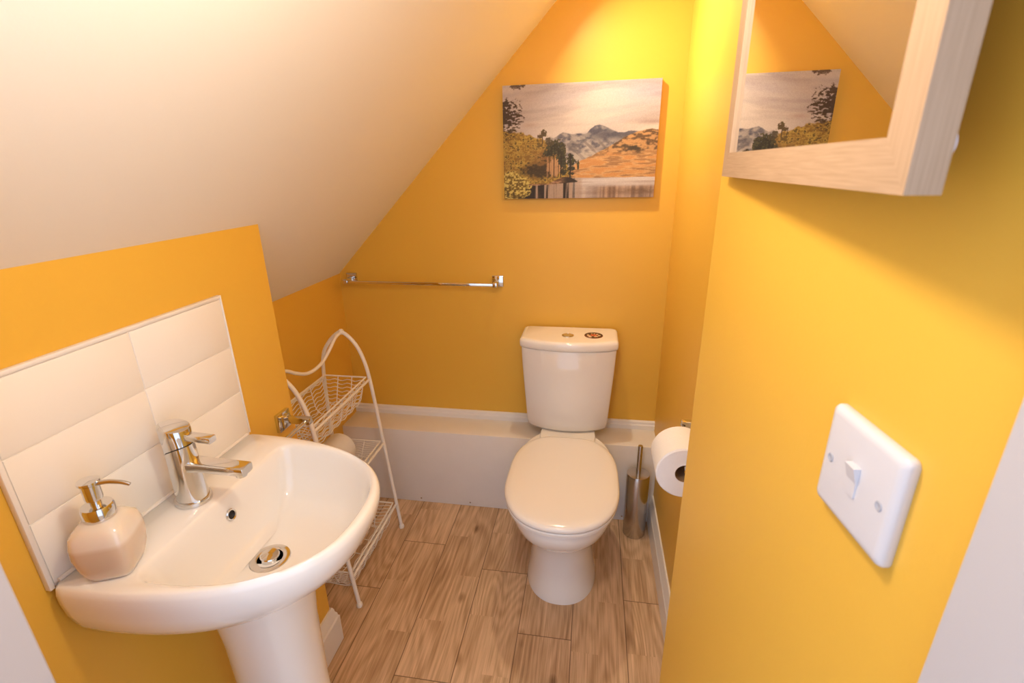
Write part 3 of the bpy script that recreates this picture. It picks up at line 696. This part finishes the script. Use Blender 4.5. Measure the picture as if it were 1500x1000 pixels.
for x0, x1, z0, z1 in ((PX0 + .003, PX1 - .003, PZ0 + .004, PZ0 + .03), (PX0 + .003, PX1 - .003, PZ1 - .03, PZ1 - .004), (PX0 + .003, PX0 + .03, PZ0 + .03, PZ1 - .03), (PX1 - .03, PX1 - .003, PZ0 + .03, PZ1 - .03)):
    box(bm, x0, x1, -PT - .001, -.0003, z0, z1)
obj('stretcher', bm, 'oak', pc_, False)

# ------------------------------------------------------------------ MIRROR (hangs a little off the angled wall)
NM = Vector((-.9996, .0290, -.0030)).normalized()           # out of the glass, into the room
UM = Vector((0, 0, 1)).cross(NM); UM = -UM if UM.y > 0 else UM; UM.normalize()   # towards the door
VM = UM.cross(NM); VM = -VM if VM.z < 0 else VM
OM = Vector((-.117, -1.2, 1.5))
def on_glass(y, z, off=0.0):      # point of the glass plane with given y, z
    s = (y - OM.y) / UM.y; t = (z - OM.z) / VM.z; return OM + UM * s + VM * t + NM * off
y0, y1, z0, z1 = -1.142, -1.566, 1.3605, 1.90
fw = .0275; lip = .004; dep = .0125
mr = thing('wall_mirror', 'oak framed rectangular mirror hanging on the right wall above the light switch', 'mirror', on_glass(y1, z0))
bm = bmesh.new()
uvl = bm.loops.layers.uv.new('UVMap')
def frame_piece(pa, pb, pc, pd, horiz):
    """front quad corners (y,z); outer a-b, inner c-d (mitred)"""
    F = [on_glass(*q, lip) for q in (pa, pb, pc, pd)]; B = [on_glass(*q, -dep + .0) for q in (pa, pb, pc, pd)]
    vf = [bm.verts.new(p) for p in F]; vb = [bm.verts.new(p) for p in B]
    for f in ([vf[0], vf[1], vf[2], vf[3]], [vb[3], vb[2], vb[1], vb[0]], [vf[0], vb[0], vb[1], vf[1]], [vf[2], vb[2], vb[3], vf[3]], [vf[1], vb[1], vb[2], vf[2]], [vf[3], vb[3], vb[0], vf[0]]):
        fc = bm.faces.new(f)
        for lp_ in fc.loops:
            c = lp_.vert.co; a = c.dot(UM); b = c.z; d = c.dot(NM)
            lp_[uvl].uv = ((a, b + d * 1.7) if horiz else (b, a + d * 1.7))
O = [(y0, z0), (y1, z0), (y1, z1), (y0, z1)]; I = [(y0 - fw, z0 + fw), (y1 + fw, z0 + fw), (y1 + fw, z1 - fw), (y0 - fw, z1 - fw)]
for k in range(4): frame_piece(O[k], O[(k + 1) % 4], I[(k + 1) % 4], I[k], k % 2 == 0)
obj('frame', bm, 'oak', mr, False)
bm = bmesh.new(); vs = [bm.verts.new(on_glass(*q, o)) for o in (0, -.004) for q in ((y0 - fw + .002, z0 + fw - .002), (y1 + fw - .002, z0 + fw - .002), (y1 + fw - .002, z1 - fw + .002), (y0 - fw + .002, z1 - fw + .002))]
bm.faces.new(vs[:4]); bm.faces.new(vs[7:3:-1])
for k in range(4): bm.faces.new((vs[k], vs[k + 4], vs[(k + 1) % 4 + 4], vs[(k + 1) % 4]))
obj('glass', bm, 'mirror', mr, False)
bm = bmesh.new(); vs = [bm.verts.new(on_glass(*q, o)) for o in (-.0045, -dep - .001) for q in ((y0 - .006, z0 + .006), (y1 + .006, z0 + .006), (y1 + .006, z1 - .006), (y0 - .006, z1 - .006))]
bm.faces.new(vs[:4]); bm.faces.new(vs[7:3:-1])
for k in range(4): bm.faces.new((vs[k], vs[k + 4], vs[(k + 1) % 4 + 4], vs[(k + 1) % 4]))
obj('backing', bm, 'oak', mr, False)
pw = on_glass(-1.550, 1.384, -dep); gw = near((CY - pw.y) / math.cos(TH) - .0); gap = gw[0] - pw.x
bm = bmesh.new(); tube(bm, [(pw.x + .001, pw.y, pw.z), (pw.x + .003, pw.y, pw.z), (pw.x + .006, pw.y, pw.z)], .007, 20); obj('bumper', bm, 'rubber', mr, True, 35)

# ------------------------------------------------------------------ LIGHT SWITCH (on the angled wall)
ss = .4055; sz = 1.155; c = near(ss)
LM = Matrix.Translation((c[0], c[1], sz)) @ Matrix(((-math.sin(TH), 0, -math.cos(TH), 0), (math.cos(TH), 0, -math.sin(TH), 0), (0, 1, 0, 0), (0, 0, 0, 1)))   # local x away from door, y up, z out of wall
lsw = thing('light_switch', 'square white single-rocker light switch on the yellow wall below the mirror', 'light switch', (c[0], c[1], sz))
def rr(a, r, z, n=8):
    out = []
    for cx, cy, t0 in ((a - r, a - r, 0), (-a + r, a - r, 90), (-a + r, -a + r, 180), (a - r, -a + r, 270)):
        for k in range(n + 1):
            t = math.radians(t0 + 90 * k / n); out.append(LM @ Vector((cx + r * math.cos(t), cy + r * math.sin(t), z)))
    return out
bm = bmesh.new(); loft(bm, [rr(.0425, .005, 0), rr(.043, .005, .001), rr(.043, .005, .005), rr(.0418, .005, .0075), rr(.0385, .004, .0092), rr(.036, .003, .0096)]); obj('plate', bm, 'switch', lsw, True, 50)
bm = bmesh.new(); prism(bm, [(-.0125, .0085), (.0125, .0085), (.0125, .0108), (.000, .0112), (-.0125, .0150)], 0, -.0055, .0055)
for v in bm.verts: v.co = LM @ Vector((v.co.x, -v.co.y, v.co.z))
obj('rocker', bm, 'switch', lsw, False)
for s in (-1, 1):
    bm = bmesh.new(); mt = LM @ Matrix.Translation((s * .030, 0, .0)); lathe(bm, [(.0001, .0094), (.0032, .0094), (.0036, .0100), (.0030, .0104), (.0018, .0099), (.0001, .0099)], (0, 0, 0), 20, mt); obj('screw', bm, 'dull', lsw)

# ------------------------------------------------------------------ WIRE RACK
rk = thing('wire_rack', 'cream three-tier wire basket stand in the alcove behind the basin', 'rack', (-1.135, -.51, 0))
RY = (-.700, -.318)     # the two end frames
def endframe(y):
    front = [(-1.000, y, .006), (-1.018, y, .20), (-1.040, y, .45), (-1.058, y, .64), (-1.072, y, .725), (-1.098, y, .790), (-1.140, y, .832)]
    rear = [(-1.170, y, .822), (-1.205, y, .785), (-1.228, y, .74), (-1.238, y, .66), (-1.243, y, .45), (-1.248, y, .006)]
    return catmull(front + rear, 8)
for y in RY:
    bm = bmesh.new(); pts = endframe(y); tube(bm, pts, .0068, 12); fr = obj('end_frame', bm, 'wire', rk)
    for p in (pts[0], pts[-1]):
        bm = bmesh.new(); lathe(bm, [(.0001, 0), (.0085, 0), (.0105, .005), (.0100, .012), (.0070, .018), (.0001, .0185)], (p.x, p.y, 0), 18); obj('foot', bm, 'wire', fr)
    bm = bmesh.new(); lathe(bm, [(.0001, -.007), (.0080, -.007), (.0105, -.0035), (.0105, .0035), (.0080, .007), (.0001, .007)], (-1.146, y, .834), 18, Rot(90, 'Y')); obj('collar', bm, 'wire', fr)
bm = bmesh.new()
ya, yb = RY; ym = (ya + yb) / 2
tube(bm, catmull([(-1.146, yb, .834), (-1.146, yb - .045, .826), (-1.146, yb - .09, .800), (-1.146, yb - .14, .777), (-1.146, ym, .770), (-1.146, ya + .14, .777), (-1.146, ya + .09, .800), (-1.146, ya + .045, .826), (-1.146, ya, .834)], 8), .0056, 12)
obj('top_rail', bm, 'wire', rk)
def basket(zr_, zb, xf, xr, idx):
    """wire basket: rim rectangle xf..xr by RY, tapering to zb"""
    y0_, y1_ = RY[0] + .012, RY[1] - .012
    for xx in (xf, xr):
        bm = bmesh.new(); tube(bm, [(xx, RY[0], zr_ - .012), (xx, RY[1], zr_ - .012)], .0046, 10); obj('shelf_bar', bm, 'wire', rk)
    xf2, xr2 = xf - .008, xr + .008
    bk_ = bmesh.new(); n = 7; tap = .035
    rectpts = lambda x0, x1, ya_, yb_, z, wav: [(x, y, z + w) for x, y, w in wav]
    def loop(f, z, amp):
        x0, x1 = xf2 - tap * f * .6, xr2 + tap * f * .6; a, b = y0_ + tap * f, y1_ - tap * f; pts = []
        m = 44
        for k in range(m): pts.append((x0, a + (b - a) * k / m, amp * math.sin(2 * PI * k / m * 6)))
        for k in range(16): pts.append((x0 + (x1 - x0) * k / 16, b, amp * math.sin(2 * PI * k / 16 * 3)))
        for k in range(m): pts.append((x1, b + (a - b) * k / m, amp * math.sin(2 * PI * k / m * 6)))
        for k in range(16): pts.append((x1 + (x0 - x1) * k / 16, a, amp * math.sin(2 * PI * k / 16 * 3)))
        return [(x, y, z + w) for x, y, w in pts]
    tube(bk_, loop(0, zr_, 0), .0030, 7, closed=True)
    for i in range(1, n + 1):
        f = i / n; tube(bk_, loop(f, zr_ + (zb - zr_) * f, .0032), .0015, 5, closed=True)
    # upright wires, carried under the floor of the basket
    for k in range(5):
        y = y0_ + tap + (y1_ - y0_ - 2 * tap) * (k + .0) / 4
        yt = y0_ + .02 + (y1_ - y0_ - .04) * k / 4
        tube(bk_, catmull([(xf2, yt, zr_), (xf2 - tap * .6, y, zb - .002), ((xf2 + xr2) / 2, y, zb - .004), (xr2 + tap * .6, y, zb - .002), (xr2, yt, zr_)], 4), .0017, 5)
    for k in range(7):
        x = xf2 - tap * .6 + (xr2 - xf2 + 2 * tap * .6) * (k + .5) / 7
        tube(bk_, [(x, y0_ + tap, zb)] + [(x + .003 * math.sin(2 * PI * q / 24 * 5), y0_ + tap + (y1_ - y0_ - 2 * tap) * q / 24, zb) for q in range(1, 24)] + [(x, y1_ - tap, zb)], .0015, 5)
    for k in (1, 2):
        x = xf2 + (xr2 - xf2) * k / 3
        tube(bk_, catmull([(x, y1_, zr_), (x, y1_ - tap, zb), ], 4), .0017, 5); tube(bk_, catmull([(x, y0_, zr_), (x, y0_ + tap, zb)], 4), .0017, 5)
    obj('basket', bk_, 'wire', rk)
basket(.668, .578, -1.060, -1.236, 0)
basket(.405, .360, -1.034, -1.242, 1)
basket(.128, .040, -1.012, -1.244, 2)
# roll standing in the middle basket
r2 = (-1.160, -.450, .3625 + .0555)
rl2 = thing('toilet_roll', 'spare white toilet roll in the wire rack, peeping over the basin rim', 'toilet roll', (r2[0], r2[1], .3625))
a_, b_ = roll_mesh(r2, 'y', .10, .0555, .021); obj('paper', a_, 'tissue', rl2, True, 35); obj('core', b_, 'card', rl2, True, 35)

# ------------------------------------------------------------------ LAMPS on the slope (above the frame of the photograph)
NS_ = Vector((math.sin(.7992), 0, -math.cos(.7992)))
def slope_spot(x, y): 
    p = Vector((x, y, slope_z(x))); return p, NS_.to_track_quat('Z', 'Y').to_matrix().to_4x4()
p, rot = slope_spot(-.395, -.30)
t = thing('ceiling_light', 'small round recessed spotlight in the sloping ceiling above the picture', 'light', p)
bm = bmesh.new(); lathe(bm, [(.029, .0), (.040, .0), (.040, .020), (.036, .022), (.031, .020), (.029, .0)], p, 40, rot, False, False); obj('bezel', bm, 'gloss', t, True, 35)
bm = bmesh.new(); lathe(bm, [(.0001, .0005), (.028, .0005), (.028, .004), (.015, .0065), (.0001, .0075)], p, 32, rot); obj('lens', bm, glow_mat('warm recessed lens', (1.0, 0.80, 0.56, 1), 880), t)
p, rot = slope_spot(-.52, -1.42)
t = thing('ceiling_lamp', 'small globe lamp hanging from the sloping ceiling near the door', 'light', p)
bm = bmesh.new(); lathe(bm, [(.0001, .0), (.040, .0), (.040, .008), (.030, .014), (.012, .018), (.010, .150), (.018, .154), (.018, .170), (.0001, .170)], p, 32, rot); obj('stem', bm, 'chrome', t, True, 35)
bm = bmesh.new(); ball(bm, p + NS_ * .205, .038, 28); obj('globe', bm, glow_mat('warm lamp globe', (1.0, 0.82, 0.62, 1), 150), t)

# ------------------------------------------------------------------ daylight that comes in through the doorway
w = bpy.data.worlds.new('landing daylight'); bpy.context.scene.world = w; w.use_nodes = True
bg = w.node_tree.nodes['Background']; bg.inputs['Color'].default_value = (0.70, 0.79, 1.0, 1); bg.inputs['Strength'].default_value = 1.7

# ------------------------------------------------------------------ CAMERA
cam = bpy.data.cameras.new('camera'); co = bpy.data.objects.new('camera', cam); C.objects.link(co)
cpos = Vector((-.28006, -1.84228, 1.37698)); f_px = 717.0804
yaw, pit, rol = .1646, .3441, -.0161
E_ = None
fwv = Vector((-math.sin(yaw) * math.cos(pit), math.cos(yaw) * math.cos(pit), -math.sin(pit)))
rv = Vector((math.cos(yaw), math.sin(yaw), 0)); uv_ = rv.cross(fwv)
r2_ = math.cos(rol) * rv + math.sin(rol) * uv_; u2_ = -math.sin(rol) * rv + math.cos(rol) * uv_
m = Matrix((r2_, u2_, -fwv)).transposed().to_4x4(); m.translation = cpos; co.matrix_world = m
cam.sensor_width = 36; cam.lens = f_px * 36 / 1500; cam.clip_start = .01
cam.dof.use_dof = True; cam.dof.focus_distance = 1.6; cam.dof.aperture_fstop = 9
sc = bpy.context.scene; sc.camera = co
sc.view_settings.view_transform = 'Standard'; sc.view_settings.look = 'None'; sc.view_settings.gamma = 1; sc.view_settings.exposure = 0.20
sc.view_settings.use_curve_mapping = False
